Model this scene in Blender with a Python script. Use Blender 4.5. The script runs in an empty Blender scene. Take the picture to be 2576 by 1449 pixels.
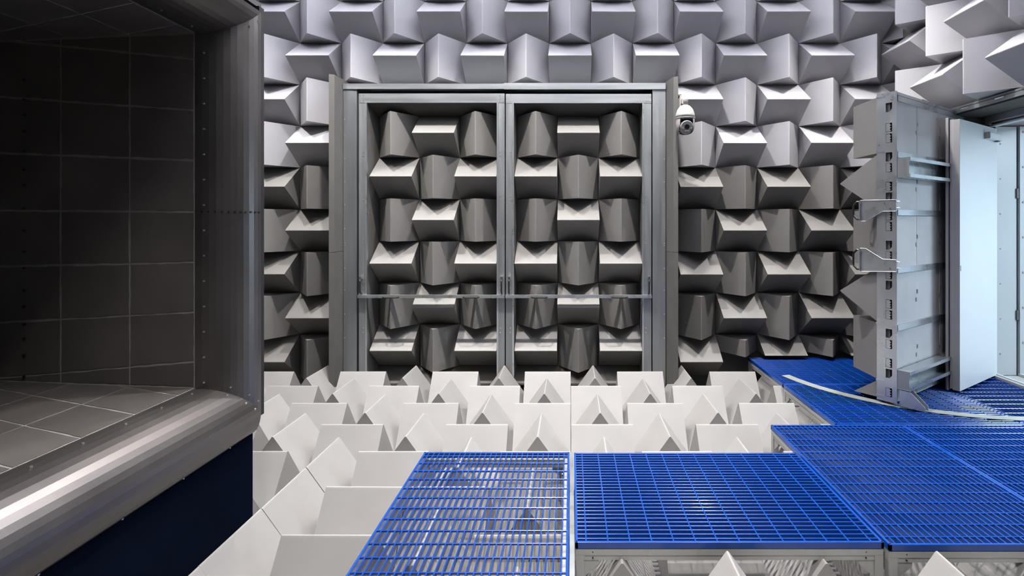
import bpy, bmesh, math, random
from mathutils import Matrix, Vector, Euler
random.seed(7)
sc = bpy.context.scene
COL = sc.collection
R = math.radians
CZ = 2.0                                   # height of the lens above the chamber's base floor

# ------------------------------------------------------------------ camera, world, exposure, lamps
F, VX, HY = 1330.0, 1436.0, 560.0          # focal length in pixels, optical axis in the 2576 x 1449 frame
cam_d = bpy.data.cameras.new('camera')
cam = bpy.data.objects.new('camera', cam_d)
COL.objects.link(cam)
cam.location = (0, 0, CZ)
cam.rotation_euler = (R(90), 0, 0)
cam_d.sensor_width = 36.0
cam_d.lens = F / 2576 * 36.0
cam_d.shift_x = -(VX - 1288) / 2576
cam_d.shift_y = -(724.5 - HY) / 2576
cam_d.clip_start = 0.05
sc.camera = cam

w = bpy.data.worlds.new('world'); sc.world = w
w.use_nodes = True
w.node_tree.nodes['Background'].inputs[0].default_value = (0.5, 0.55, 0.65, 1)
w.node_tree.nodes['Background'].inputs[1].default_value = 0.05
sc.view_settings.view_transform = 'Standard'
sc.view_settings.look = 'None'
sc.view_settings.gamma = 1
sc.view_settings.use_curve_mapping = False
sc.view_settings.exposure = 0.0
sc.cycles.max_bounces = 10
sc.cycles.diffuse_bounces = 6

LAMP_Z = CZ + 3.05
# (x, y, watts, beam angle) of the ceiling lamps; each is built with its housing at the end of the script
LAMPS = [(-3.4, 5.05, 55, 98), (-2.1, 5.05, 75, 98), (-0.7, 5.05, 75, 98), (0.94, 5.05, 75, 98), (2.7, 5.05, 70, 98),
         (-0.9, 3.1, 30, 72), (0.6, 3.1, 30, 72), (2.6, 3.1, 28, 72), (-0.35, 0.5, 90, 92), (1.9, 0.5, 30, 88)]
FILL_UPLIGHT = 210                              # watts of upward fill added at each far lamp to lift the upper wall
VEST_WATTS = 135                            # cool light in the lobby behind the open door

# ------------------------------------------------------------------ materials
def mat(name, col, rough=0.5, metal=0.0, var=0.0, vscale=3.0, rnd=0.0, bump=0.0, bscale=150.0,
        stretch=(1, 1, 1), coat=0.0, spec=0.5, rvar=0.0):
    m = bpy.data.materials.new(name); m.use_nodes = True
    nt = m.node_tree; b = nt.nodes['Principled BSDF']
    b.inputs['Roughness'].default_value = rough
    b.inputs['Metallic'].default_value = metal
    b.inputs['Coat Weight'].default_value = coat
    b.inputs['Coat Roughness'].default_value = 0.08
    b.inputs['Specular IOR Level'].default_value = spec
    b.inputs['Base Color'].default_value = (*col, 1)
    geo = nt.nodes.new('ShaderNodeNewGeometry')
    mp = nt.nodes.new('ShaderNodeMapping'); mp.inputs['Scale'].default_value = stretch
    nt.links.new(geo.outputs['Position'], mp.inputs['Vector'])
    if var or rnd or rvar:
        n = nt.nodes.new('ShaderNodeTexNoise'); n.inputs['Scale'].default_value = vscale
        n.inputs['Detail'].default_value = 4
        nt.links.new(mp.outputs[0], n.inputs['Vector'])
        mr = nt.nodes.new('ShaderNodeMapRange')
        mr.inputs[1].default_value = 0.25; mr.inputs[2].default_value = 0.75
        mr.inputs[3].default_value = 1 - var; mr.inputs[4].default_value = 1 + var
        nt.links.new(n.outputs['Fac'], mr.inputs[0])
        oi = nt.nodes.new('ShaderNodeObjectInfo')
        mr2 = nt.nodes.new('ShaderNodeMapRange')
        mr2.inputs[3].default_value = 1 - rnd; mr2.inputs[4].default_value = 1 + rnd
        nt.links.new(oi.outputs['Random'], mr2.inputs[0])
        mul = nt.nodes.new('ShaderNodeMath'); mul.operation = 'MULTIPLY'
        nt.links.new(mr.outputs[0], mul.inputs[0]); nt.links.new(mr2.outputs[0], mul.inputs[1])
        vm = nt.nodes.new('ShaderNodeVectorMath'); vm.operation = 'SCALE'
        vm.inputs[0].default_value = col
        nt.links.new(mul.outputs[0], vm.inputs['Scale'])
        nt.links.new(vm.outputs[0], b.inputs['Base Color'])
        if rvar:
            mr3 = nt.nodes.new('ShaderNodeMapRange')
            mr3.inputs[1].default_value = 0.3; mr3.inputs[2].default_value = 0.7
            mr3.inputs[3].default_value = rough - rvar; mr3.inputs[4].default_value = rough + rvar
            nt.links.new(n.outputs['Fac'], mr3.inputs[0]); nt.links.new(mr3.outputs[0], b.inputs['Roughness'])
    if bump:
        n2 = nt.nodes.new('ShaderNodeTexNoise'); n2.inputs['Scale'].default_value = bscale
        n2.inputs['Detail'].default_value = 2
        nt.links.new(mp.outputs[0], n2.inputs['Vector'])
        bp = nt.nodes.new('ShaderNodeBump'); bp.inputs['Strength'].default_value = bump
        bp.inputs['Distance'].default_value = 0.002
        nt.links.new(n2.outputs['Fac'], bp.inputs['Height'])
        nt.links.new(bp.outputs['Normal'], b.inputs['Normal'])
    return m

def emit(name, col, strength):
    m = bpy.data.materials.new(name); m.use_nodes = True
    b = m.node_tree.nodes['Principled BSDF']
    b.inputs['Base Color'].default_value = (*col, 1)
    b.inputs['Emission Color'].default_value = (*col, 1)
    b.inputs['Emission Strength'].default_value = strength
    return m

M = dict(
    wedge_light=mat('pale_grey_foam_cover_ambient_tint', (0.315, 0.312, 0.328), 0.5, var=0.03, vscale=2.5, rnd=0.03, bump=0.05, bscale=300),  # pale grey cover; its lilac tint puts cool ambient light into the colour
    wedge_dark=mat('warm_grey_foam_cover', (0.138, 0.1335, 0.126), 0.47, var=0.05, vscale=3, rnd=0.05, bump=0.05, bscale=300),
    wedge_white=mat('off_white_foam_cover', (0.20, 0.195, 0.191), 0.5, var=0.05, vscale=4, rnd=0.045, bump=0.05, bscale=300),
    backing=mat('dark_gap_backing', (0.05, 0.05, 0.052), 0.8),
    felt=mat('grey_felt_lining', (0.062, 0.0595, 0.055), 0.85, var=0.08, vscale=5, bump=0.25, bscale=500),
    galv=mat('galvanised_sheet', (0.28, 0.295, 0.305), 0.40, 0.75, var=0.10, vscale=4, rnd=0.05, stretch=(6, 6, 0.35), rvar=0.06),
    galv_h=mat('galvanised_sheet_crosswise', (0.28, 0.295, 0.305), 0.40, 0.75, var=0.10, vscale=4, rnd=0.05, stretch=(0.35, 6, 6), rvar=0.06),
    galv_bright=mat('bright_zinc_sheet', (0.50, 0.53, 0.55), 0.3, 0.85, var=0.07, vscale=6, rvar=0.05),
    alu=mat('matt_aluminium_section', (0.34, 0.345, 0.335), 0.5, 0.3, var=0.05, vscale=5, rnd=0.03),
    black=mat('black_gap', (0.006, 0.006, 0.007), 0.6),
    handle=mat('black_plastic_grip', (0.012, 0.012, 0.013), 0.3),
    chrome=mat('polished_steel', (0.8, 0.8, 0.8), 0.18, 1.0),
    blue=mat('blue_coated_grating', (0.0018, 0.038, 0.225), 0.26, var=0.06, vscale=9, rnd=0.04, coat=0.28),
    tile=mat('charcoal_lining_tile', (0.092, 0.083, 0.078), 0.42, var=0.22, vscale=3, rnd=0.10, bump=0.08, bscale=120),
    grout=mat('grey_joint_filler', (0.24, 0.235, 0.23), 0.7, var=0.12, vscale=20),
    lip=mat('dark_bent_sheet', (0.15, 0.139, 0.134), 0.35, 0.85, var=0.10, vscale=3, rvar=0.05),
    skirt=mat('navy_black_fabric', (0.0025, 0.004, 0.009), 0.8, var=0.15, vscale=4, bump=0.25, bscale=420, spec=0.0),
    rivet=mat('bright_rivet', (0.75, 0.75, 0.75), 0.3, 0.9),
    rivet_dark=mat('dark_rivet', (0.008, 0.008, 0.008), 0.35),
    white_paint=mat('white_painted_steel', (0.55, 0.58, 0.59), 0.32, var=0.02, vscale=3),
    grey_paint=mat('light_grey_painted_steel', (0.27, 0.265, 0.27), 0.45),
    beige=mat('beige_sill_profile', (0.42, 0.39, 0.36), 0.5),
    frame_paint=mat('pale_door_frame_paint', (0.36, 0.385, 0.385), 0.35, var=0.02),
    rail_steel=mat('pale_zinc_strip', (0.27, 0.30, 0.30), 0.4, 0.3, var=0.05, vscale=6),
    board=mat('pale_foam_board', (0.36, 0.357, 0.362), 0.7, var=0.06, vscale=5, rnd=0.05),
    camera_white=mat('warm_white_plastic', (0.26, 0.25, 0.24), 0.4),
    camera_grey=mat('silver_grey_plastic', (0.22, 0.22, 0.22), 0.4),
    glass_black=mat('black_lens_glass', (0.006, 0.006, 0.008), 0.06),
    dark_grey=mat('dark_grey_plastic', (0.06, 0.06, 0.062), 0.5),
    plaster=mat('grey_chamber_panel', (0.5, 0.5, 0.52), 0.7, var=0.03),
    lamp=emit('lamp_diffuser', (1.0, 0.96, 0.9), 30),
    lamp_cool=emit('cool_lamp_diffuser', (0.72, 0.86, 1.0), 22),
)

# ------------------------------------------------------------------ helpers
class MB:
    """collects simple solids; build() links them as ONE mesh object"""
    def __init__(s): s.v = []; s.f = []
    def add(s, vs, fs):
        o = len(s.v); s.v += [tuple(p) for p in vs]; s.f += [tuple(i + o for i in f) for f in fs]; return s
    def box(s, x0, x1, y0, y1, z0, z1):
        return s.add([(x0,y0,z0),(x1,y0,z0),(x1,y1,z0),(x0,y1,z0),(x0,y0,z1),(x1,y0,z1),(x1,y1,z1),(x0,y1,z1)],
                     [(3,2,1,0),(4,5,6,7),(0,1,5,4),(1,2,6,5),(2,3,7,6),(3,0,4,7)])
    def bbox(s, x0, x1, y0, y1, z0, z1, c=0.002):
        """box whose edges along its longest axis are chamfered"""
        d = (x1-x0, y1-y0, z1-z0); k = d.index(max(d))
        r = [(x0,x1),(y0,y1),(z0,z1)]; a, b = [i for i in range(3) if i != k]
        (p0,p1),(q0,q1) = r[a], r[b]
        prof = [(p0+c,q0),(p1-c,q0),(p1,q0+c),(p1,q1-c),(p1-c,q1),(p0+c,q1),(p0,q1-c),(p0,q0+c)]
        vs = []
        for e in r[k]:
            for (p,q) in prof:
                t = [0,0,0]; t[k] = e; t[a] = p; t[b] = q; vs.append(t)
        n = 8
        fs = [tuple(range(n-1,-1,-1)), tuple(range(n,2*n))] + [(i,(i+1)%n,n+(i+1)%n,n+i) for i in range(n)]
        if k == 1: fs = [tuple(reversed(f)) for f in fs]
        return s.add(vs, fs)
    def prism(s, pts0, pts1):
        """solid between two matching polygons"""
        n = len(pts0)
        fs = [tuple(range(n-1,-1,-1)), tuple(range(n,2*n))] + [(i,(i+1)%n,n+(i+1)%n,n+i) for i in range(n)]
        return s.add(list(pts0)+list(pts1), fs)
    def cyl(s, p0, p1, r, n=12, r1=None):
        p0 = Vector(p0); p1 = Vector(p1); ax = (p1-p0).normalized()
        a = ax.orthogonal().normalized(); b = ax.cross(a)
        r1 = r if r1 is None else r1
        c0 = [p0 + (a*math.cos(2*math.pi*i/n) + b*math.sin(2*math.pi*i/n))*r for i in range(n)]
        c1 = [p1 + (a*math.cos(2*math.pi*i/n) + b*math.sin(2*math.pi*i/n))*r1 for i in range(n)]
        return s.prism(c0, c1)
    def tube(s, path, r, n=8):
        path = [Vector(p) for p in path]; rings = []; prev = None
        for i, p in enumerate(path):
            t = (path[min(i+1,len(path)-1)] - path[max(i-1,0)]).normalized()
            a = t.orthogonal().normalized() if prev is None else (prev - t*prev.dot(t)).normalized()
            prev = a; b = t.cross(a)
            rings.append([p + (a*math.cos(2*math.pi*k/n) + b*math.sin(2*math.pi*k/n))*r for k in range(n)])
        vs = [q for rg in rings for q in rg]
        fs = [(i*n+k, i*n+(k+1)%n, (i+1)*n+(k+1)%n, (i+1)*n+k) for i in range(len(rings)-1) for k in range(n)]
        fs += [tuple(range(n-1,-1,-1)), tuple((len(rings)-1)*n+k for k in range(n))]
        return s.add(vs, fs)
    def lathe(s, prof, cx, cy, n=28, keep=None):
        """(radius, z) profile about a vertical axis"""
        vs = [(cx + r*math.cos(2*math.pi*k/n), cy + r*math.sin(2*math.pi*k/n), z) for (r,z) in prof for k in range(n)]
        fs = []
        for i in range(len(prof)-1):
            for k in range(n):
                f = (i*n+k, (i+1)*n+k, (i+1)*n+(k+1)%n, i*n+(k+1)%n)
                if keep is None or keep([sum(vs[q][j] for q in f)/4 for j in range(3)]): fs.append(f)
        return s.add(vs, fs)
    def mesh(s, name, material, smooth=False):
        me = bpy.data.meshes.new(name); me.from_pydata(s.v, [], s.f); me.update()
        bm = bmesh.new(); bm.from_mesh(me); bmesh.ops.recalc_face_normals(bm, faces=bm.faces); bm.to_mesh(me); bm.free()
        if smooth:
            for p in me.polygons: p.use_smooth = True
        me.materials.append(material); return me
    def build(s, name, material, parent=None, local=False, smooth=False):
        return put(name, s.mesh(name, material, smooth), parent, local)

def put(name, me, parent=None, local=False):
    o = bpy.data.objects.new(name, me); COL.objects.link(o)
    if parent is not None:
        o.parent = parent
        if not local and parent.type == 'EMPTY':
            o.matrix_parent_inverse = Matrix.Translation(-Vector(parent.location))
    return o
def empty(name, loc=(0,0,0), rz=0.0):
    o = bpy.data.objects.new(name, None); COL.objects.link(o)
    o.location = loc; o.rotation_euler = (0,0,rz); o.empty_display_size = 0.1; return o
def tag(o, label=None, cat=None, group=None, kind=None):
    if label: o['label'] = label
    if cat: o['category'] = cat
    if group: o['group'] = group
    if kind: o['kind'] = kind
    return o
def at(x, y, d):                           # point of the plane Y = d seen at pixel (x, y)
    return ((x-VX)*d/F, d, CZ - (y-HY)*d/F)

# ------------------------------------------------------------------ the chamber shell
S, WH = 0.5, 0.345                         # wedge cell and wedge height
YB, XR = 6.3725, 3.885                     # base planes of the back wall and the right wall
XL, YN, ZT = -5.2, -3.2, 5.5
FLOOR_BASE = CZ - 1.615 - WH               # 0.04

def shell(name, mb, m, label, cat):
    return tag(mb.build(name, m), label, cat, kind='structure')
floor = shell('floor', MB().box(XL, XR+0.1, YN, YB+0.1, FLOOR_BASE-0.06, FLOOR_BASE-0.002), M['backing'],
              'chamber floor covered with off-white foam wedges', 'floor')
wall_back = shell('wall_back', MB().box(XL, XR+0.6, YB+0.002, YB+0.15, 0, ZT), M['backing'],
                  'far chamber wall covered with grey foam wedges', 'wall')
OP0, OP1, OPZ = 1.9, 5.5, CZ+1.13          # doorway in the right wall
wr = MB()
wr.box(XR+0.002, XR+0.47, YN, YB, OPZ, ZT); wr.box(XR+0.002, XR+0.47, OP1, YB, 0, OPZ); wr.box(XR+0.002, XR+0.47, YN, OP0, 0, OPZ)
wr.box(XR+0.002, XR+0.47, OP0, OP1, 0, CZ-1.68)
wall_right = shell('wall_right', wr, M['felt'], 'right chamber wall with large foam wedges above the doorway', 'wall')
shell('wall_left', MB().box(XL-0.15, XL, YN, YB+0.15, 0, ZT), M['wedge_dark'], 'left chamber wall behind the dark tunnel mouth', 'wall')
shell('wall_front', MB().box(XL-0.15, XR+0.6, YN-0.15, YN, 0, ZT), M['wedge_dark'], 'chamber wall behind the viewer', 'wall')
shell('ceiling', MB().box(XL-0.15, XR+0.6, YN-0.15, YB+0.15, ZT, ZT+0.15), M['plaster'], 'chamber ceiling above the lamps', 'ceiling')

# one foam wedge: ridge along local x, pointing to local +z
def wedge_mesh(name, material, cut=None, L=0.4955):
    h = L/2; W = 0.2478
    prof = [(-W,0),(-W,0.006),(-0.010,WH-0.009),(-0.005,WH-0.003),(0,WH-0.001),(0.005,WH-0.003),(0.010,WH-0.009),(W,0.006),(W,0)]
    mb = MB().prism([(-h,y,z) for (y,z) in prof], [(h,y,z) for (y,z) in prof])
    me = mb.mesh(name, material)
    bm = bmesh.new(); bm.from_mesh(me)
    if cut:                                # (point, normal): keep the side the normal points away from
        r = bmesh.ops.bisect_plane(bm, geom=bm.verts[:]+bm.edges[:]+bm.faces[:], plane_co=cut[0], plane_no=cut[1], clear_outer=True)
        bmesh.ops.holes_fill(bm, edges=[e for e in bm.edges if e.is_boundary])
    bm.to_mesh(me); bm.free()
    for p in me.polygons: p.use_smooth = False
    return me
WM = {k: wedge_mesh('acoustic_wedge', M[k]) for k in ('wedge_light', 'wedge_dark', 'wedge_white')}
RZ90 = Matrix.Rotation(R(90), 4, 'Z')
BACK = Matrix.Rotation(R(90), 4, 'X')      # +z -> -y
RIGHT = Matrix.Rotation(R(-90), 4, 'Y')    # +z -> -x
def wedge(parent, me, loc, base, turned, jitter=0.004):
    o = put('acoustic_wedge', me, parent, True)
    m = base @ (RZ90 if turned else Matrix())
    tilt = Euler((random.uniform(-jitter,jitter), random.uniform(-jitter,jitter), random.uniform(-jitter,jitter))).to_matrix().to_4x4()
    o.matrix_local = Matrix.Translation(loc) @ m @ tilt
    return o

# back wall wedges (the double door takes the middle)
X0W, Z0W = -2.760, CZ + 2.159
CUT_Z = CZ - 1.535
for i in range(-4, 14):
    for j in range(-2, 8):
        xc, zc = X0W + S*(i+0.5), Z0W - S*(j+0.5)
        if 0 <= i <= 7 and j >= 1: continue
        horizontal = (i + j) % 2 != 0
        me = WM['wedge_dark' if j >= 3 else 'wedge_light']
        if j == 7 and i >= 9:
            # shortened where the platform meets the wall
            dz = CUT_Z - zc
            me = wedge_mesh('acoustic_wedge', M['wedge_dark'], ((0,dz,0),(0,-1,0)) if horizontal else ((dz,0,0),(-1,0,0)))
        if i == 8 and j >= 1:              # narrower column beside the felt post
            cx = -0.045
            me = wedge_mesh('acoustic_wedge', M['wedge_dark' if j >= 3 else 'wedge_light'], ((-0.24,0,0),(-1,0,0)) if horizontal else ((0,0.24,0),(0,1,0)))
        if i == 13:                        # strip left over in the corner
            if j == 7: continue
            me = wedge_mesh('acoustic_wedge', M['wedge_dark' if j >= 3 else 'wedge_light'], ((-0.11,0,0),(1,0,0)) if horizontal else ((0,0.11,0),(0,-1,0)))
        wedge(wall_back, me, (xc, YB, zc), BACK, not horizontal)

# right wall wedges
for c in range(0, 6):
    for j in range(-2, 7):
        if j >= 2 and c > 0: continue
        yc, zc = 5.775 - S*c, Z0W - S*(j+0.5)
        vertical = (c + j) % 2 != 0
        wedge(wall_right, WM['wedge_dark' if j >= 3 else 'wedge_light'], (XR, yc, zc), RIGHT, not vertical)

# floor wedges
for k in range(0, 10):
    for i in range(-8, 7):
        xc, yc = (i+0.5)*S, 5.7375 - S*k
        if xc < -2.0 and yc < 2.9: continue          # the tunnel mouth stands here
        along_x = (i + k) % 2 != 0
        if k in (5, 7) and xc < -1.0: along_x = not along_x
        z = FLOOR_BASE
        if xc > 0:
            if k == 5: z -= 0.045; yc += 0.05
            if k == 6: z -= 0.045; yc += 0.09
            if k == 7: z += 0.045; yc += 0.045
        wedge(floor, WM['wedge_white'], (xc, yc, z), Matrix(), not along_x)

# ------------------------------------------------------------------ double door in the back wall
DF = 6.01                                  # front plane of the door
def fx(x): return (x-VX)*DF/F
def fz(y): return CZ - (y-HY)*DF/F
ZB = CZ - 1.95
frame = tag(empty('trim_1', (fx(1268), DF, ZB)), 'galvanised steel frame around the double door', 'door frame', kind='structure')
MB().box(fx(864), fx(897.4), DF, DF+0.34, ZB, fz(224.5)).build('jamb', M['galv'], frame)
MB().box(fx(1641.5), fx(1674.3), DF, DF+0.34, ZB, fz(225)).build('jamb', M['galv'], frame)
MB().box(fx(864), fx(1268), DF-0.012, DF+0.34, fz(224.5), fz(211)).build('head_rail', M['galv_h'], frame)
MB().box(fx(1268), fx(1674), DF-0.016, DF+0.34, fz(225.5), fz(209.5)).build('head_rail', M['galv_h'], frame)
MB().box(fx(860), fx(1678), YB-0.06, YB-0.003, ZB, fz(205)).build('recess_panel', M['black'], frame)
sm = MB()
for y in (300, 342, 400, 458, 515, 575, 612, 617, 675, 730, 790, 850):
    for x in (867.5, 1671):
        sm.cyl((fx(x), DF, fz(y)), (fx(x), DF-0.004, fz(y)), 0.006, 6)
tag(sm.build('screw_heads', M['rivet'], frame), kind='stuff')

def leaf(name, x0, xi0, xi1, x1, ytop, yin, bx0, bstep, label):
    root = tag(empty(name, (fx((x0+x1)/2), DF, ZB)), label, 'door', kind='structure')
    y0, y1 = DF-0.004, DF+0.03
    for (a, b) in ((x0, xi0), (xi1, x1)):
        MB().box(fx(a), fx(b), y0, y1, ZB, fz(ytop)).build('stile', M['galv'], root)
    MB().box(fx(x0), fx(x1), y0-0.003, y1, fz(yin), fz(ytop)).build('top_rail', M['galv_h'], root)
    # a brighter folded edge along each stile
    for (a, b) in ((xi0-4, xi0), (xi1, xi1+4)):
        MB().box(fx(a), fx(b), y0-0.006, y0, ZB, fz(yin)).build('stile_edge', M['galv_bright'], root)
    # felt lined box behind the frame
    def base(x, y): p = at(x, y, YB-0.055); return p
    bx = [base(bx0 + bstep*q, 0)[0] for q in range(4)]
    zt, zb = at(0, 293, YB-0.055)[2], at(0, 919, YB-0.055)[2]
    yb = YB - 0.062
    fzb = ZB + 0.05
    MB().prism([(fx(xi0),y1,ZB),(fx(xi0),y1,fz(yin)),(bx[0],yb,zt),(bx[0],yb,zb-0.2)],
               [(fx(xi0)-0.01,y1,ZB),(fx(xi0)-0.01,y1,fz(yin)+0.01),(bx[0]-0.02,yb,zt+0.02),(bx[0]-0.02,yb,zb-0.2)]).build('side_lining', M['felt'], root)
    MB().prism([(fx(xi1),y1,ZB),(fx(xi1),y1,fz(yin)),(bx[3],yb,zt),(bx[3],yb,zb-0.2)],
               [(fx(xi1)+0.01,y1,ZB),(fx(xi1)+0.01,y1,fz(yin)+0.01),(bx[3]+0.02,yb,zt+0.02),(bx[3]+0.02,yb,zb-0.2)]).build('side_lining', M['felt'], root)
    MB().prism([(fx(xi0),y1,fz(yin)),(fx(xi1),y1,fz(yin)),(bx[3],yb,zt),(bx[0],yb,zt)],
               [(fx(xi0),y1,fz(yin)+0.01),(fx(xi1),y1,fz(yin)+0.01),(bx[3],yb,zt+0.02),(bx[0],yb,zt+0.02)]).build('top_lining', M['felt'], root)
    MB().prism([(fx(xi0),y1,zb-0.13),(fx(xi1),y1,zb-0.13),(bx[3],yb,zb),(bx[0],yb,zb)],
               [(fx(xi0),y1,zb-0.15),(fx(xi1),y1,zb-0.15),(bx[3],yb,zb-0.02),(bx[0],yb,zb-0.02)]).build('bottom_lining', M['felt'], root)
    cw = (bx[3]-bx[0])/3; ch = (zt-zb)/6
    for c in range(3):
        for r in range(6):
            o = put('acoustic_wedge', WM['wedge_dark'], root, True)
            vert = (c + r) % 2 == 0
            lx, lz = (bx[c]+bx[c+1])/2, zt - ch*(r+0.5)
            sx = (ch if vert else cw)/0.5
            sy = (cw if vert else ch)/0.5
            o.matrix_local = Matrix.Translation(Vector((lx, YB-0.05, lz))-Vector(root.location)) @ BACK @ (RZ90 if vert else Matrix()) @ Matrix.Diagonal((sx, sy, 0.94, 1))
    # crossbar with two pull handles
    bar = MB().box(fx(x0), fx(x1), DF-0.045, DF-0.005, fz(748.5), fz(741)).build('crossbar', M['galv_bright'], root)
    for cx in ((x0+83, x0+283.5) if x0 < 1200 else (1357, 1557.5)):
        a = fx(cx-20); b = fx(cx+20); z = fz(746.3); yy = DF-0.045
        MB().tube([(a,yy,z),(a+0.012,yy-0.03,z),(a+0.03,yy-0.045,z),(b-0.03,yy-0.045,z),(b-0.012,yy-0.03,z),(b,yy,z)], 0.0075).build('pull_handle', M['handle'], bar)
    # upright grips on both stiles
    for cx in ((x0+7, x1-7) if x0 < 1200 else (x0+9, x1-7)):
        X = fx(cx); za, zz = fz(700), fz(738); yy = y0
        g = MB().tube([(X,yy,za+0.006),(X,yy-0.04,za-0.012),(X,yy-0.05,za-0.03),(X,yy-0.05,zz+0.03),(X,yy-0.04,zz+0.012),(X,yy,zz-0.002)], 0.009).build('grip', M['handle'], root)
        MB().box(X-0.011, X+0.011, yy-0.045, yy-0.001, za-0.004, za+0.022).build('grip_end', M['chrome'], g)
    s = MB()
    for y in (382, 392, 493, 503, 603, 613, 713, 724, 825, 836):
        for x in (xi0-9, xi1+9):
            s.cyl((fx(x), y0, fz(y)), (fx(x), y0-0.004, fz(y)), 0.006, 6)
    for (x, y) in ((x0+3,240),(x0+12,240),(x0+3,254),(x0+12,254),(x1-3,240),(x1-12,240),(x1-3,254),(x1-12,254)):
        s.cyl((fx(x), y0-0.003, fz(y)), (fx(x), y0-0.007, fz(y)), 0.005, 6)
    tag(s.build('screw_heads', M['rivet'], root), kind='stuff')
    return root
leaf('door_1', 903, 923.5, 1249.8, 1269.6, 235.5, 258.7, 954.5, 101.3, 'left leaf of the galvanised double door, filled with dark wedges')
leaf('door_2', 1272.4, 1293, 1615.5, 1638.4, 236.5, 259.5, 1300.9, 102.2, 'right leaf of the galvanised double door, next to the surveillance camera')

# felt covered posts either side of the double door
def post(name, pts, ztop, label):
    root = tag(empty(name, (pts[0][0], pts[0][1], ZB)), label, 'post', kind='structure')
    zs = CZ - (634-HY)*5.85/F
    for (a, b) in ((ZB, zs-0.002), (zs+0.002, ztop)):
        MB().prism([(x,y,a) for (x,y) in pts], [(x,y,b) for (x,y) in pts]).build('felt_section', M['felt'], root)
post('trim_2', [(-2.590,6.02),(-2.603,5.82),(-2.655,5.80),(-2.70,6.3),(-2.59,6.3)], CZ+1.63, 'grey felt post on the left of the double door')
post('trim_3', [(1.085,6.02),(1.13,5.82),(1.178,5.80),(1.22,6.3),(1.085,6.3)], CZ+1.605, 'grey felt post on the right of the double door')

# ------------------------------------------------------------------ wind tunnel mouth
XT, YT, ZF, ZC_ = -1.972, 2.772, CZ-0.869, CZ+0.996     # throat: x, far wall, floor, ceiling
WS = 0.108                                 # the far wall leans away to the left
LA, LO = 0.244, 0.178                      # flare: axial and outward size
YNEAR = -0.6; XE = -4.2
noz = tag(empty('wind_tunnel_mouth', (XT, 1.1, FLOOR_BASE)), 'dark tiled wind tunnel mouth with a flared sheet lip above navy fabric', 'wind tunnel')
def wall_y(x): return YT + WS*(XT - x)
def clip(poly, fn):
    out = []
    for i, p in enumerate(poly):
        q = poly[(i+1) % len(poly)]; a, b = fn(p), fn(q)
        if a >= 0: out.append(p)
        if (a >= 0) != (b >= 0):
            t = a/(a-b); out.append((p[0]+(q[0]-p[0])*t, p[1]+(q[1]-p[1])*t))
    return out
def area(poly): return 0.5*sum(poly[i][0]*poly[(i+1)%len(poly)][1]-poly[(i+1)%len(poly)][0]*poly[i][1] for i in range(len(poly)))
def tile(parent, poly, to3, nrm, gap=0.0052, th=0.0025):
    """a lining tile with slightly wavy edges, in the plane given by to3"""
    if len(poly) < 3 or abs(area(poly)) < 0.0008: return
    if area(poly) < 0: poly = poly[::-1]
    n = len(poly); ins = []
    lines = []
    for i in range(n):
        p, q = Vector(poly[i]), Vector(poly[(i+1)%n]); e = (q-p)
        if e.length < 1e-5: continue
        nn = Vector((-e.y, e.x)).normalized(); lines.append((p + nn*gap, e.normalized()))
    m = len(lines); cor = []
    for i in range(m):
        (p, d), (q, e) = lines[i-1], lines[i]
        den = d.x*e.y - d.y*e.x
        if abs(den) < 1e-6: cor.append(q); continue
        t = ((q.x-p.x)*e.y - (q.y-p.y)*e.x)/den; cor.append(p + d*t)
    for i in range(m):
        p, q = cor[i], cor[(i+1)%m]; e = q-p; L = e.length
        if L < 1e-4: continue
        nn = Vector((-e.y, e.x)).normalized()
        k = max(1, int(L/0.045)); off = random.uniform(-0.0005, 0.0015)
        for s_ in range(k):
            f = s_/k
            jit = 0 if s_ == 0 else off + random.uniform(-0.0022, 0.0026)
            ins.append(p + e*f + nn*jit)
    N = Vector(nrm)
    MB().prism([Vector(to3(*p)) - N*0.002 for p in ins], [Vector(to3(*p)) + N*th for p in ins]).build('lining_tile', M['tile'], parent)

# far side wall
nw = Vector((-WS, -1, 0)).normalized()
sw = MB().prism([(XT,YT,ZF),(XE,wall_y(XE),ZF),(XE,wall_y(XE),ZC_),(XT,YT,ZC_)], [(XT,YT+0.04,ZF),(XE,wall_y(XE)+0.04,ZF),(XE,wall_y(XE)+0.04,ZC_),(XT,YT+0.04,ZC_)]).build('side_wall', M['grout'], noz)
cols = [XT, -2.345, -2.754, -3.16, -3.58]
rows0 = [1.12, 0.855, 0.588, 0.3255, 0.0563, -0.2064, -0.4678, -0.728, -0.99]
def rz_(r, x): return CZ + rows0[r]*(1 + 0.147*(XT-x))
for c in range(4):
    for r in range(len(rows0)-1):
        a, b = cols[c+1], cols[c]
        poly = [(a, rz_(r+1,a)), (b, rz_(r+1,b)), (b, rz_(r,b)), (a, rz_(r,a))]
        poly = clip(poly, lambda p: ZC_-0.004-p[1]); poly = clip(poly, lambda p: p[1]-ZF-0.004) if poly else []
        tile(sw, poly, lambda x, z: (x, wall_y(x), z), nw)
# dark bolts down the side wall
bl = MB()
for y in (100, 202, 252, 290, 331, 380, 427, 466, 524, 580, 633, 674, 731, 771, 816, 851, 893, 946):
    xx = -2.97; yy = wall_y(xx); zz = CZ - (y-HY)*yy/F
    bl.cyl((xx, yy-0.005, zz), (xx, yy-0.013, zz), 0.006, 8)
tag(bl.build('dark_bolts', M['rivet_dark'], sw), kind='stuff')

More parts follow.
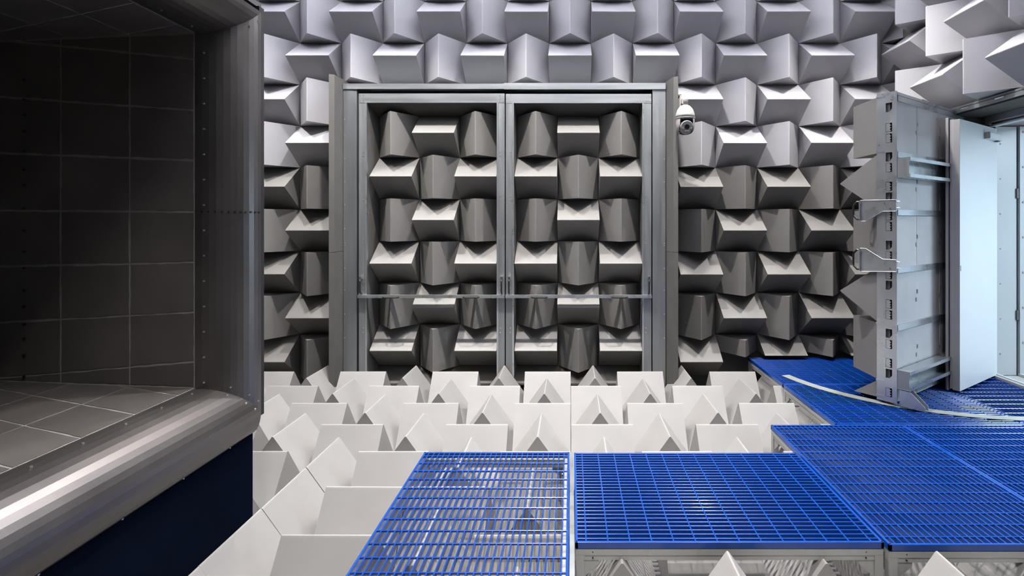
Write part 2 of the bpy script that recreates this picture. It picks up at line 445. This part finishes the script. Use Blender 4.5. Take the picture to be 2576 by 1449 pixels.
# floor and ceiling of the duct
def deck(name, z, up):
    zz = z
    th = -0.04 if up > 0 else 0.04
    poly = [(XT,YNEAR),(XT,YT),(XE,wall_y(XE)),(XE,YNEAR)]
    d = MB().prism([(x,y,zz) for (x,y) in poly], [(x,y,zz+th) for (x,y) in poly]).build(name, M['grout'], noz)
    for c in range(5):
        b, a = XT - 0.363*c, XT - 0.363*(c+1)
        for r in range(-3, 12):
            y1, y0 = 2.655 - 0.263*r, 2.655 - 0.263*(r+1)
            g = lambda y, x: y + 0.36*(XT-x)
            p = [(a,g(y0,a)),(b,g(y0,b)),(b,g(y1,b)),(a,g(y1,a))]
            p = clip(p, lambda q: wall_y(q[0])-0.004-q[1])
            if p: p = clip(p, lambda q: q[1]-YNEAR)
            if p: tile(d, p, lambda x, y: (x, y, zz), (0,0,up))
    return d
deck('duct_floor', ZF, 1); deck('duct_ceiling', ZC_, -1)
MB().box(XE, XT, YNEAR-0.04, YNEAR, ZF, ZC_).build('near_side_wall', M['tile'], noz)
MB().box(XE-0.04, XE, YNEAR-0.04, wall_y(XE)+0.04, ZF-0.04, ZC_+0.04).build('duct_end', M['tile'], noz)

# flared lips made of bent facets
NF = 11
TH = [R(90)*i/NF for i in range(NF+1)]
prof = [(LA*math.sin(t), LO*(1-math.cos(t))) for t in TH]
def facets(name, pts_a, pts_b):
    mb = MB(); n = len(pts_a)
    vs = list(pts_a)+list(pts_b)
    mb.add(vs, [(i, i+1, n+i+1, n+i) for i in range(n-1)])
    o = mb.build(name, M['lip'], noz)
    return o
# small facets overlap into one sheet with thickness
def sheet(name, A, B, nsign):
    o = facets(name, A, B)
    md = o.modifiers.new('thickness', 'SOLIDIFY'); md.thickness = 0.006; md.offset = nsign
    return o
side_lo = [(XT+a, YT+o, ZF-o) for (a,o) in prof]; side_hi = [(XT+a, YT+o, ZC_+o) for (a,o) in prof]
s_lip = facets('side_lip', side_lo, side_hi)
curl = [(LA-0.047*(1-math.cos(R(90)*i/6)), LO+0.122*math.sin(R(90)*i/6)) for i in range(1,7)]
profb = prof + curl
far = lambda o: YT + min(o, LO)
b_lip = facets('bottom_lip', [(XT+a, YNEAR, ZF-o) for (a,o) in profb], [(XT+a, far(o), ZF-o) for (a,o) in profb])
t_lip = facets('top_lip', [(XT+a, YNEAR, ZC_+o) for (a,o) in prof], [(XT+a, far(o), ZC_+o) for (a,o) in prof])
MB().box(XT-0.3, XT+LA, YNEAR-0.05, YNEAR-0.005, ZF-LO, ZC_+LO).build('near_side_lip', M['lip'], noz)
XRIM, YRIM = XT+LA, YT+LO
MB().box(XRIM-0.05, XRIM-0.004, YRIM-0.012, YRIM+0.035, ZF-LO-0.03, ZC_+LO+0.03).build('rim_strip', M['black'], noz)
MB().box(XE, XRIM-0.05, YRIM+0.005, YRIM+0.035, ZF-0.3, ZC_+LO+0.03).build('outer_side_panel', M['dark_grey'], noz)
MB().box(XE, XRIM-0.02, YNEAR-0.05, YRIM+0.035, ZC_+LO+0.03, ZC_+LO+0.06).build('outer_top_panel', M['dark_grey'], noz)
rv = MB()
def on_wall(x_off, z):
    return (XT+x_off, YT, z)
z = ZF + 0.03
while z < ZC_:
    p = (XT+0.048, YT+0.003, z); rv.cyl(p, (p[0], p[1]-0.006, p[2]), 0.0048, 6); z += 0.133
y = YT-0.09
while y > 0.3:
    rv.cyl((XT+0.05, y, ZF-0.004), (XT+0.05, y, ZF+0.003), 0.0048, 6)
    rv.cyl((XT+0.05, y, ZC_+0.004), (XT+0.05, y, ZC_-0.003), 0.0048, 6); y -= 0.20
for (i, dy) in ((5, 0.0), (8, 0.0), (10, 0.0)):
    a, o_ = prof[i]
    rv.cyl((XT+a, YT+o_-0.03, ZF-o_-0.004), (XT+a+0.003, YT+o_-0.03, ZF-o_+0.004), 0.0048, 6)
    rv.cyl((XT+a, YT+o_+0.003, ZF-o_+0.035), (XT+a+0.002, YT+o_-0.004, ZF-o_+0.035), 0.0048, 6)
    rv.cyl((XT+a, YT+o_+0.003, ZC_+o_-0.035), (XT+a+0.002, YT+o_-0.004, ZC_+o_-0.035), 0.0048, 6)
tag(rv.build('rivets', M['rivet'], s_lip), kind='stuff')
rd = MB()
for i in range(11):
    t = 0.10 + 0.9*i/11; a, o_ = LA*math.sin(R(90)*t), LO*(1-math.cos(R(90)*t))
    z = CZ + 0.057
    nx, ny = math.sin(R(90)*t)*0.9, -math.cos(R(90)*t)
    rd.cyl((XT+a, YT+o_, z), (XT+a+nx*0.006, YT+o_+ny*0.006, z), 0.0055, 8)
tag(rd.build('dark_rivets', M['rivet_dark'], s_lip), kind='stuff')
# fabric skirt under the lip
XS = XT + LA - 0.047
sk = MB().box(XS-0.02, XS, YNEAR-0.05, YRIM, CZ-1.652, ZF-LO-0.12)
sk.box(XE, XS-0.02, YRIM-0.02, YRIM, CZ-1.652, ZF-LO-0.12)
sk.build('fabric_skirt', M['skirt'], noz)
pl = MB()
for k in range(9): pl.cyl((XS, 2.75-0.33*k, ZF-LO-0.124), (XS+0.004, 2.75-0.33*k, ZF-LO-0.124), 0.005, 6)
tag(pl.build('skirt_studs', M['rivet'], noz), kind='stuff')
MB().box(XE+0.1, XS-0.1, YNEAR+0.2, YRIM-0.15, FLOOR_BASE, ZF-0.3).build('plinth', M['dark_grey'], noz)

# ------------------------------------------------------------------ blue gratings and their frames
ZG = CZ - 1.585; GT = 0.034                # top of the gratings and their depth
_bar = {}
def bar_mesh(kind, L):
    key = (kind, round(L, 3))
    if key not in _bar:
        if kind == 'bearing_bar': _bar[key] = MB().bbox(-0.0034, 0.0034, -L/2, L/2, -GT, 0, 0.0022).mesh(kind, M['blue'])
        else: _bar[key] = MB().bbox(-0.0036, 0.0036, -L/2, L/2, -0.011, 0.0008, 0.0025).mesh(kind, M['blue'])
    return _bar[key]
def grating(x0, x1, y0, y1, bars_along, label, pitch=0.0362, rod=0.1092, off=0.054, zt=ZG):
    root = tag(empty('walkway_grating', ((x0+x1)/2, (y0+y1)/2, zt)), label, 'grating', 'blue gratings of the walkway')
    W, D = x1-x0, y1-y0; e = 0.013
    for (a, b, c, d) in ((-W/2, W/2, -D/2, -D/2+e), (-W/2, W/2, D/2-e, D/2), (-W/2, -W/2+e, -D/2, D/2), (W/2-e, W/2, -D/2, D/2)):
        MB().bbox(a, b, c, d, -GT, 0.0005, 0.0025).build('edge_bar', M['blue'], root, True)
    span, cross = (D, W) if bars_along == 'y' else (W, D)
    n = round(cross/pitch)
    for k in range(1, n):
        o = put('bearing_bar', bar_mesh('bearing_bar', span-0.004), root, True)
        c = -cross/2 + cross*k/n
        o.location = (c,0,0) if bars_along == 'y' else (0,c,0)
        if bars_along != 'y': o.rotation_euler = (0,0,R(90))
    c = -span/2 + off
    if bars_along == 'y': c = span/2 - off
    while -span/2 < c < span/2 - 0.0:
        o = put('cross_rod', bar_mesh('cross_rod', cross-0.004), root, True)
        o.location = (0,c,0) if bars_along == 'y' else (c,0,0)
        if bars_along == 'y': o.rotation_euler = (0,0,R(90))
        c += -rod if bars_along == 'y' else rod
    return root
def platform(x0, x1, y0, y1, label, legs='abcd', zt=ZG):
    """support frame: four folded beams, legs, corner gussets"""
    z = zt - GT - 0.002
    root = tag(empty('platform_frame', ((x0+x1)/2, (y0+y1)/2, FLOOR_BASE)), label, 'platform frame', 'support frames of the walkway')
    b = 0.032
    def beam(xa, xb, ya, yb, inner):
        m = MB().box(xa, xb, ya, yb, z-0.030, z)
        ix, iy = inner
        m.box(xa+ (0.004 if ix >= 0 else 0), xb-(0.004 if ix <= 0 else 0), ya+(0.004 if iy >= 0 else 0), yb-(0.004 if iy <= 0 else 0), z-0.056, z-0.0305)
        m.build('beam', M['alu'], root)
    beam(x0, x1, y0, y0+b, (0,1)); beam(x0, x1, y1-b, y1, (0,-1)); beam(x0, x0+b, y0+b, y1-b, (1,0)); beam(x1-b, x1, y0+b, y1-b, (-1,0))
    for ch, cx, cy, sx, sy in (('a',x0,y0,1,1),('b',x1,y0,-1,1),('c',x1,y1,-1,-1),('d',x0,y1,1,-1)):
        if ch not in legs: continue
        lw = 0.042
        MB().box(min(cx,cx+sx*lw), max(cx,cx+sx*lw), min(cy,cy+sy*lw), max(cy,cy+sy*lw), FLOOR_BASE, z-0.031).build('leg', M['alu'], root)
        q = cy + sy*0.008; q2 = cy + sy*0.012; gx = cx+sx*lw
        zz = z-0.058
        MB().prism([(gx,q,zz),(gx+sx*0.075,q,zz),(gx+sx*0.075,q,zz-0.018),(gx,q,zz-0.085)],
                   [(gx,q2,zz),(gx+sx*0.075,q2,zz),(gx+sx*0.075,q2,zz-0.018),(gx,q2,zz-0.085)]).build('gusset', M['alu'], root)
        p = cx + sx*0.008; p2 = cx + sx*0.012; gy = cy+sy*lw
        MB().prism([(p,gy,zz),(p,gy+sy*0.075,zz),(p,gy+sy*0.075,zz-0.018),(p,gy,zz-0.085)],
                   [(p2,gy,zz),(p2,gy+sy*0.075,zz),(p2,gy+sy*0.075,zz-0.018),(p2,gy,zz-0.085)]).build('gusset', M['alu'], root)
        s = MB()
        for dz in (0.07, 0.09, 0.105): s.cyl((gx,cy+sy*0.02,z-dz), (gx+sx*0.007,cy+sy*0.02,z-dz), 0.004, 6)
        tag(s.build('bolts', M['chrome'], root), kind='stuff')
    h = MB()
    for xx in (x0+0.085, x1-0.085):
        h.cyl((xx, y0, z-0.014), (xx, y0-0.001, z-0.014), 0.003, 8); h.cyl((xx, y0+0.004, z-0.044), (xx, y0-0.0005, z-0.044), 0.004, 8)
    tag(h.build('screw_holes', M['rivet_dark'], root), kind='stuff')
    return root
G = [(-1.012, -0.010, 2.11, 3.652, 'y', 'see-through blue grating nearest the tunnel mouth, its bars running away from the viewer'),
     (0.022, 1.553, 2.622, 3.640, 'x', 'blue grating with bars running left to right, second from the tunnel mouth'),
     (1.568, 2.596, 2.602, 4.144, 'y', 'blue grating to the right of the crosswise one, its left edge overlapping the wedges'),
     (2.600, 3.540, 2.602, 4.144, 'y', 'blue grating cut by the lower right edge of the picture'),
     (2.083, 3.600, 4.160, 5.188, 'x', 'blue grating under the curved rail in front of the open wedge door'),
     (2.083, 3.600, 5.192, 6.215, 'x', 'far blue grating reaching the wedges of the back wall'),
     (3.604, 4.325, 4.160, 5.440, 'y', 'blue grating at the foot of the white door by the sill')]
FL = ['aluminium support frame under the see-through grating', 'aluminium support frame under the grating with left-to-right bars',
      'aluminium support frame under the grating right of the crosswise one', 'aluminium support frame under the grating at the lower right edge',
      'aluminium support frame under the grating with the curved rail', 'aluminium support frame under the far grating at the back wall',
      'aluminium support frame under the grating by the door sill']
for k, (x0, x1, y0, y1, al, lab) in enumerate(G):
    grating(x0, x1, y0, y1, al, lab)
    platform(x0+(0.002 if k else 0.0), x1-0.002, y0+0.002, y1-0.002, FL[k])
MB()
# light frame strip between the first two gratings
tag(MB().box(-0.006, 0.018, 2.12, 3.66, ZG-0.05, ZG-0.004).build('cover_strip', M['galv_bright']),
    'pale metal strip between the see-through and the crosswise blue gratings', 'metal strip')

# curved guide rail lying on the gratings
def rail():
    c = Vector((3.77, 5.849)); r0, r1 = 1.545, 1.635
    A = [math.atan2(5.50-5.849, 2.20-3.77) + 2*math.pi]
    a0, a1 = R(193.5), R(281)
    n = 40; mb = MB(); vs = []
    for i in range(n+1):
        a = a0 + (a1-a0)*i/n
        for r in (r0, r1):
            for z in (ZG+0.0012, ZG+0.006):
                rr = r
                vs.append((c.x + rr*math.cos(a), c.y + rr*math.sin(a), z))
    fs = []
    for i in range(n):
        o = 4*i; p = o+4
        fs += [(o,p,p+1,o+1),(o+2,o+3,p+3,p+2),(o+1,p+1,p+3,o+3),(o,o+2,p+2,p)]
    fs += [(0,1,3,2),(4*n,4*n+2,4*n+3,4*n+1)]
    mb.add(vs, fs)
    o = mb.build('guide_rail', M['rail_steel'])
    tag(o, 'curved pale steel guide rail lying across the blue gratings', 'rail')
rail()

# ------------------------------------------------------------------ open door clad with wedges
D3 = tag(empty('door_3', (2.80, 4.54, CZ), math.atan2(0.586, 0.81)), 'open galvanised door clad with grey foam wedges, rolling on the curved rail', 'door', kind='structure')
ZD0, ZD1 = -1.552, 1.113; DT = 0.150; DL = 1.56
rowz = [1.113, 0.613, 0.113, -0.387, -0.887, -1.387]
for r in range(6):
    top = rowz[r]
    for c in range(3):
        vert = (r + c) % 2 == 0
        me = WM['wedge_dark']
        zc = top - 0.25
        if r == 5:
            dz = (ZD0+0.01) - zc
            me = wedge_mesh('acoustic_wedge', M['wedge_dark'], ((0,-dz,0),(0,1,0)) if not vert else ((-dz,0,0),(1,0,0)))
        o = put('acoustic_wedge', me, D3, True)
        # +z of the wedge -> +y of the door
        o.matrix_local = Matrix.Translation((0.012+0.25+0.5*c, DT, zc)) @ Matrix.Rotation(R(-90), 4, 'X') @ (RZ90 if vert else Matrix())
# end plate with torn-open knockouts
ep = MB(); t0, t1 = -0.004, 0.0
HY0, HY1 = 0.036, 0.088
ep.box(t0, t1, HY1, DT+0.012, ZD0-0.005, ZD1+0.02); ep.box(t0, t1, -0.002, HY0, ZD0-0.005, ZD1+0.02)
tops = [1.04] + [v - 0.2555*k for k in range(10) for v in (0.865, 0.772)]
tops = [t for t in tops if t - 0.08 > ZD0+0.03]
edges = [ZD1+0.02]
for t in tops: edges += [t, t-0.078]
edges += [ZD0-0.005]
for i in range(0, len(edges), 2): ep.box(t0, t1, HY0, HY1, edges[i+1], edges[i])
for q, t in enumerate(tops):
    if q % 3 == 0:                        # rounded corner cut-out
        ep.prism([(t0,HY0,t-0.078),(t0,HY0+0.022,t-0.078),(t0,HY0,t-0.05)], [(t1,HY0,t-0.078),(t1,HY0+0.022,t-0.078),(t1,HY0,t-0.05)])
    else:
        ep.box(t0, t1, HY0+0.020, HY1-0.003, t-0.075, t-0.003)
        for s_ in range(3):
            zz = t - 0.012 - 0.022*s_
            ep.prism([(t0,HY0+0.02,zz),(t0,HY0+0.02,zz-0.018),(t0,HY0+0.009,zz-0.009)], [(t1,HY0+0.02,zz),(t1,HY0+0.02,zz-0.018),(t1,HY0+0.009,zz-0.009)])
ep.build('end_plate', M['galv_bright'], D3, True)
for zz in (1.105, 0.625, 0.10, -0.40, -0.885, -1.385, -1.52):
    MB().box(-0.007, -0.0035, 0.10, 0.168, zz-0.008, zz+0.008).build('clip', M['galv_bright'], D3, True)
# channel behind the plate, outer rails
MB().box(0.0, 0.034, 0.012, 0.035, ZD0, ZD1).build('post_channel', M['galv'], D3, True)
MB().box(0.0, DL, 0.0, 0.03, ZD1-0.012, ZD1+0.012).build('top_rail', M['galv_bright'], D3, True)
MB().box(0.0, DL, 0.03, DT, ZD1-0.01, ZD1+0.004).build('top_plate', M['galv'], D3, True)
MB().box(0.012, DL, 0.06, DT-0.004, ZD0, ZD1-0.011).build('core', M['dark_grey'], D3, True)
MB().box(DL-0.03, DL, 0.0, DT, ZD0, ZD1).build('hinge_post', M['galv'], D3, True)
# pale boards between straps
cb = [0.036, 0.448, 0.97, 1.5]
for r in range(6):
    za = rowz[r] - 0.052 if r else rowz[0]-0.014
    zb = (rowz[r+1] if r < 5 else ZD0)
    for c in range(3):
        j = random.uniform(-0.004, 0.004)
        b = MB().box(cb[c]+0.003, cb[c+1]-0.003, 0.020+j, 0.058, zb, za).build('board', M['board'], D3, True)
        if c < 2:
            for fz_ in (0.42, 0.58):
                zz = zb + (za-zb)*fz_
                sx = 1 if fz_ < 0.5 else -1
                MB().box(cb[c+1]-0.022 if sx > 0 else cb[c+1]+0.004, cb[c+1]-0.004 if sx > 0 else cb[c+1]+0.022, 0.014, 0.0195+j, zz-0.018, zz+0.018).build('clip', M['galv'], b, True)
    if r: MB().box(0.034, DL-0.03, 0.004, 0.02, rowz[r]-0.05, rowz[r]).build('strap', M['galv_bright'], D3, True)
MB().box(0.034, DL-0.03, 0.004, 0.02, rowz[0]-0.062, rowz[0]-0.014).build('strap', M['galv_bright'], D3, True)
# two folded carrying channels
def channel(z0, z1, name):
    m = MB().box(0.0, 1.40, -0.10, 0.012, z1-0.005, z1).box(0.0, 1.40, -0.105, -0.10, z1-0.030, z1)
    m.box(0.0, 1.40, -0.10, 0.012, z0, z0+0.005).box(0.0, 1.40, -0.105, -0.10, z0, z0+0.030)
    m.box(0.0, 1.40, -0.003, 0.002, z0, z1)
    m.build(name, M['galv_bright'], D3, True)
    MB().box(0.001, 0.004, -0.095, -0.004, z0+0.006, z1-0.006).build('channel_end', M['galv'], D3, True)
channel(0.385, 0.555, 'carrying_channel'); channel(-1.425, -1.262, 'carrying_channel')
for z in (0.47, -1.34):
    MB().box(1.02, 1.16, -0.09, -0.01, z-0.05, z+0.05).build('hinge_block', M['galv'], D3, True)
    MB().box(1.0, 1.18, -0.12, -0.09, z-0.03, z+0.035).build('hinge_block', M['galv'], D3, True)
# roller foot
ft = MB()
for xx in (0.0, 0.062):
    ft.prism([(xx,-0.02,-1.432),(xx,-0.105,-1.432),(xx,-0.215,-1.53),(xx,-0.215,-1.566),(xx,-0.02,-1.566)],
             [(xx+0.004,-0.02,-1.432),(xx+0.004,-0.105,-1.432),(xx+0.004,-0.215,-1.53),(xx+0.004,-0.215,-1.566),(xx+0.004,-0.02,-1.566)])
ft.box(0.004, 0.062, -0.03, -0.026, -1.566, -1.432)
foot = ft.build('roller_foot', M['galv_bright'], D3, True)
MB().cyl((0.012,-0.13,-1.551), (0.055,-0.13,-1.551), 0.025, 18).build('roller', M['dark_grey'], foot, True)
# brackets with black grips on the free edge
def bracket(poly, za, zb):
    b = MB().prism([(-0.016,y,z) for (y,z) in poly], [(-0.011,y,z) for (y,z) in poly])
    n = len(poly)
    for i in range(n):                     # folded rim
        (y0,z0),(y1,z1) = poly[i], poly[(i+1)%n]
        b.tube([(-0.018,y0,z0),(-0.018,y1,z1)], 0.003, 6)
    o = b.build('bracket', M['galv_bright'], D3, True)
    MB().box(-0.034, -0.012, 0.296, 0.302, zb-0.004, za+0.004).build('bracket_flange', M['galv_bright'], o, True)
    x = -0.022
    MB().tube([(x,0.302,za),(x,0.322,za+0.001),(x,0.352,za-0.030),(x,0.356,za-0.045),(x,0.356,zb+0.045),(x,0.352,zb+0.030),(x,0.322,zb-0.001),(x,0.302,zb)], 0.009).build('grip', M['handle'], o, True)
    s = MB()
    ym = [p for p in poly if p[0] == 0.0]
    zc = sum(p[1] for p in ym)/len(ym)
    for (y, z) in ((0.09, zc+0.025), (0.045, zc-0.025), (0.285, za-0.012), (0.285, zb+0.012)): s.cyl((-0.018,y,z), (-0.026,y,z), 0.006, 8)
    for dz in (0.035, -0.02): s.cyl((-0.01,-0.004,zc+dz), (-0.01,-0.026,zc+dz), 0.007, 8)
    tag(s.build('bolts', M['chrome'], o, True), kind='stuff')
bracket([(0.0,0.196),(0.0,0.098),(0.105,0.098),(0.25,0.012),(0.298,0.012),(0.298,0.200)], 0.188, 0.030)
bracket([(0.0,-0.320),(0.0,-0.420),(0.298,-0.440),(0.298,-0.232),(0.25,-0.232),(0.105,-0.320)], -0.245, -0.420)
s = MB()
for k in range(5): s.cyl((0.55+0.022*k,0.01,ZD1+0.012), (0.55+0.022*k,0.01,ZD1+0.022), 0.007, 8)
tag(s.build('bolts', M['chrome'], D3, True), kind='stuff')

# ------------------------------------------------------------------ white flush door, its frame, the lobby behind
D4 = tag(empty('door_4', (4.393, 5.445, CZ), math.atan2(-0.568, -0.8225)), 'open white flush steel door standing in front of the doorway', 'door', kind='structure')
LW = 0.952
MB().box(0.0, LW, -0.058, 0.0, -1.565, 0.963).build('slab', M['white_paint'], D4, True)
MB().box(0.002, LW-0.012, -0.085, -0.0585, -1.56, 0.97).build('middle_rebate', M['grey_paint'], D4, True)
MB().box(0.002, LW-0.010, -0.094, -0.0855, -1.56, 0.985).build('seal', M['black'], D4, True)
MB().box(0.002, LW-0.004, -0.118, -0.0945, -1.578, 0.99).build('inner_lip', M['grey_paint'], D4, True)
MB().box(LW, LW+0.002, -0.056, -0.002, -1.565, 0.963).build('edge_strip', M['grey_paint'], D4, True)
cl = MB().bbox(0.03, 0.36, 0.0, 0.052, 0.83, 0.895, 0.006).build('door_closer', M['white_paint'], D4, True)
MB().box(0.36, 0.366, 0.004, 0.05, 0.832, 0.893).build('closer_cap', M['grey_paint'], cl, True)
MB().box(0.06, 0.12, 0.01, 0.04, 0.82, 0.83).build('closer_pivot', M['dark_grey'], cl, True)
MB().box(LW-0.02, LW-0.012, 0.0, 0.002, -0.45, -0.40).build('keyhole_plate', M['dark_grey'], D4, True)

fr = tag(empty('trim_4', (4.40, 5.45, CZ-1.58)), 'white steel door frame at the right edge of the picture', 'door frame', kind='structure')
def frbox(name, m, *b): return MB().box(*b).build(name, M[m], fr)
frbox('jamb', 'frame_paint', 4.37, 4.585, 5.44, 5.50, CZ-1.57, CZ+0.985)
frbox('joint', 'dark_grey', 4.585, 4.605, 5.455, 5.50, CZ-1.57, CZ+0.985)
j2 = frbox('jamb', 'frame_paint', 4.605, 4.95, 5.42, 5.50, CZ-1.57, CZ+0.985)
for z in (-0.95, 0.30):
    frbox('hinge', 'dark_grey', 4.578, 4.612, 5.425, 5.455, CZ+z-0.05, CZ+z+0.05)
rr = MB()
for k in range(7):
    z = CZ - 1.35 + 0.36*k
    rr.cyl((4.42,5.44,z), (4.42,5.435,z), 0.008, 8); rr.cyl((4.64,5.42,z+0.12), (4.64,5.413,z+0.12), 0.012, 8)
tag(rr.build('rivets', M['grey_paint'], fr), kind='stuff')
frbox('head_beam', 'felt', XR+0.02, 4.37, OP0, 5.50, CZ+1.085, CZ+1.125)
frbox('head_moulding', 'grey_paint', 4.26, 4.37, OP0, 5.44, CZ+1.02, CZ+1.085)
frbox('head_moulding', 'white_paint', 4.30, 4.38, OP0, 5.44, CZ+0.985, CZ+1.00)
frbox('head_moulding', 'grey_paint', 4.33, 4.95, OP0, 5.44, CZ+1.0, CZ+1.02)
frbox('sill', 'beige', 4.33, 4.37, OP0, 5.44, CZ-1.60, CZ-1.565)
frbox('sill', 'white_paint', 4.372, 4.40, OP0, 5.44, CZ-1.60, CZ-1.555)
frbox('sill', 'beige', 4.402, 4.60, OP0, 5.44, CZ-1.60, CZ-1.575)
frbox('sill', 'white_paint', 4.602, 4.64, OP0, 5.44, CZ-1.60, CZ-1.55)

hd = tag(empty('trim_5', (XR, 4.2, OPZ)), 'galvanised slotted rail along the wall above the doorway', 'rail', kind='structure')
MB().box(XR-0.05, XR+0.0, OP0, 5.50, OPZ-0.005, OPZ+0.020).build('rail', M['galv_h'], hd)
MB().box(XR-0.05, XR-0.045, OP0, 5.50, OPZ-0.045, OPZ+0.0).build('rail_flange', M['galv_h'], hd)
for k in range(6):
    MB().box(XR-0.053, XR-0.0505, 5.2-0.42*k-0.10, 5.2-0.42*k, OPZ-0.018, OPZ-0.008).build('slot_plate', M['chrome'], hd)

lob = MB()
lob.box(4.95, 7.0, 5.44, 5.60, 0, CZ+1.2); lob.box(7.0, 7.1, 1.9, 5.6, 0, CZ+1.2); lob.box(4.36, 7.1, 1.8, 1.9, 0, CZ+1.2)
tag(lob.build('wall_lobby', M['white_paint']), 'white walls of the lobby behind the doorway', 'wall', kind='structure')
tag(MB().box(4.36, 7.1, 1.8, 5.6, CZ+1.2, CZ+1.3).build('ceiling_lobby', M['white_paint']), 'white ceiling of the lobby behind the doorway', 'ceiling', kind='structure')
tag(MB().box(4.645, 7.1, 1.8, 5.6, CZ-1.70, CZ-1.60).build('floor_lobby', M['beige']), 'beige floor of the lobby behind the doorway', 'floor', kind='structure')

# ------------------------------------------------------------------ surveillance camera
cy_ = 5.70; k = cy_/F
cx_ = (1723.5-VX)*k
zt = lambda y: CZ - (y-HY)*k
pc = tag(empty('surveillance_camera', (cx_, cy_, zt(340))), 'white dome surveillance camera hanging beside the felt post of the double door', 'camera')
MB().box(1.180, 1.196, cy_+0.03, cy_+0.13, zt(272), zt(238)).build('wall_plate', M['camera_white'], pc)
MB().bbox(1.19, cx_+0.005, cy_-0.02, cy_+0.05, zt(262), zt(250), 0.008).build('arm', M['camera_white'], pc)
MB().box(1.180, 1.20, cy_+0.04, cy_+0.10, zt(243), zt(235)).build('cable_gland', M['dark_grey'], pc)
neck = MB().lathe([(0.0,zt(247)),(0.022,zt(247)),(0.030,zt(248.5)),(0.031,zt(251)),(0.031,zt(266)),(0,zt(266))], cx_, cy_).build('neck', M['camera_white'], pc, smooth=True)
MB().lathe([(0.0,zt(265)),(0.034,zt(265)),(0.05,zt(267)),(0.068,zt(271)),(0.084,zt(276.5)),(0.096,zt(284)),(0.103,zt(291)),(0.1055,zt(297)),(0.0,zt(297))], cx_, cy_).build('upper_shell', M['camera_white'], pc, smooth=True)
MB().lathe([(0.1,zt(296.8)),(0.1062,zt(297)),(0.1062,zt(299)),(0.100,zt(301)),(0.0,zt(301))], cx_, cy_).build('shell_rim', M['camera_grey'], pc)
yk = MB().lathe([(0.099,zt(300)),(0.1005,zt(306)),(0.100,zt(316)),(0.096,zt(324)),(0.084,zt(331)),(0.065,zt(336)),(0.04,zt(338))], cx_, cy_, 40,
                keep=lambda c: not (abs(c[0]-cx_) < 0.072 and c[1] < cy_+0.03)).build('yoke', M['camera_white'], pc, smooth=True)
md = yk.modifiers.new('wall', 'SOLIDIFY'); md.thickness = 0.006
def ball(mb, c, r, n=24, m=14):
    return mb.lathe([(r*math.sin(math.pi*i/m), c[2]+r*math.cos(math.pi*i/m)) for i in range(m+1)], c[0], c[1], n)
bc = (cx_, cy_-0.02, zt(321))
ball_o = ball(MB(), bc, 0.075).build('camera_ball', M['camera_white'], pc, smooth=True)
fy = bc[1]-0.060
MB().cyl((bc[0],fy,bc[2]-0.004), (bc[0],fy-0.012,bc[2]-0.008), 0.066, 28, 0.062).build('face_plate', M['camera_grey'], pc)
MB().cyl((bc[0],fy-0.010,bc[2]-0.008), (bc[0],fy-0.017,bc[2]-0.009), 0.026, 24).build('lens', M['glass_black'], pc)
for (dx, dz, wx, wz) in ((-0.043,0.0,0.008,0.022), (0.043,0.0,0.008,0.022), (0.0,-0.043,0.025,0.007)):
    MB().box(bc[0]+dx-wx, bc[0]+dx+wx, fy-0.014, fy-0.009, bc[2]-0.008+dz-wz, bc[2]-0.008+dz+wz).build('led_window', M['dark_grey'], pc)

# ------------------------------------------------------------------ ceiling lamps (above the picture)
def place(x, y):
    a = 'far row' if y > 4 else ('middle row' if y > 2 else 'near row')
    return a
for n, (x, y, wt, beam) in enumerate(LAMPS):
    o = tag(empty('ceiling_lamp', (x, y, LAMP_Z)), 'square ceiling lamp, %s from the left in the %s above the chamber' % (['first','second','third','fourth','fifth'][[l for l in LAMPS if l[1] == y].index((x,y,wt,beam))], place(x, y)), 'lamp', 'ceiling lamps of the chamber')
    MB().box(-0.17, 0.17, -0.17, 0.17, 0.02, 0.09).build('housing', M['galv'], o, True)
    MB().cyl((0,0,0.09), (0,0,ZT-LAMP_Z), 0.012, 8).build('rod', M['galv'], o, True)
    MB().box(-0.075, 0.075, -0.075, 0.075, 0.012, 0.0195).build('diffuser', M['lamp'], o, True)
    ld = bpy.data.lights.new('ceiling_lamp_light', 'AREA'); ld.shape = 'SQUARE'; ld.size = 0.10; ld.energy = wt
    ld.color = (1.0, 0.955, 0.90); ld.spread = R(beam)
    lo = bpy.data.objects.new('ceiling_lamp_light', ld); COL.objects.link(lo); lo.parent = o; lo.location = (0,0,0.008)
    MB().box(-0.10, 0.10, -0.10, 0.10, 0.0905, 0.097).build('added_fill_diffuser', M['lamp'], o, True)  # glowing panel added to go with the upward fill
    ud = bpy.data.lights.new('added_fill_uplight', 'AREA'); ud.shape = 'SQUARE'; ud.size = 0.2; ud.energy = FILL_UPLIGHT if y > 4 else FILL_UPLIGHT*0.4  # added fill, bounced off the ceiling onto the upper wedge rows
    ud.color = (0.90, 0.91, 1.0)
    uo = bpy.data.objects.new('added_fill_uplight', ud); COL.objects.link(uo); uo.parent = o; uo.location = (0,0,0.10); uo.rotation_euler = (R(180),0,0)
lb = tag(empty('lobby_lamp', (5.9, 3.4, CZ+1.185)), 'long cool lamp panel on the lobby ceiling behind the doorway', 'lamp')
MB().box(-0.55, 0.55, -0.55, 0.55, -0.03, 0.012).build('housing', M['white_paint'], lb, True)
MB().box(-0.5, 0.5, -0.5, 0.5, -0.038, -0.031).build('diffuser', M['lamp_cool'], lb, True)
ld = bpy.data.lights.new('lobby_lamp_light', 'AREA'); ld.shape = 'SQUARE'; ld.size = 1.0; ld.energy = VEST_WATTS; ld.color = (0.66, 0.83, 1.0)
lo = bpy.data.objects.new('lobby_lamp_light', ld); COL.objects.link(lo); lo.parent = lb; lo.location = (0,0,-0.045)
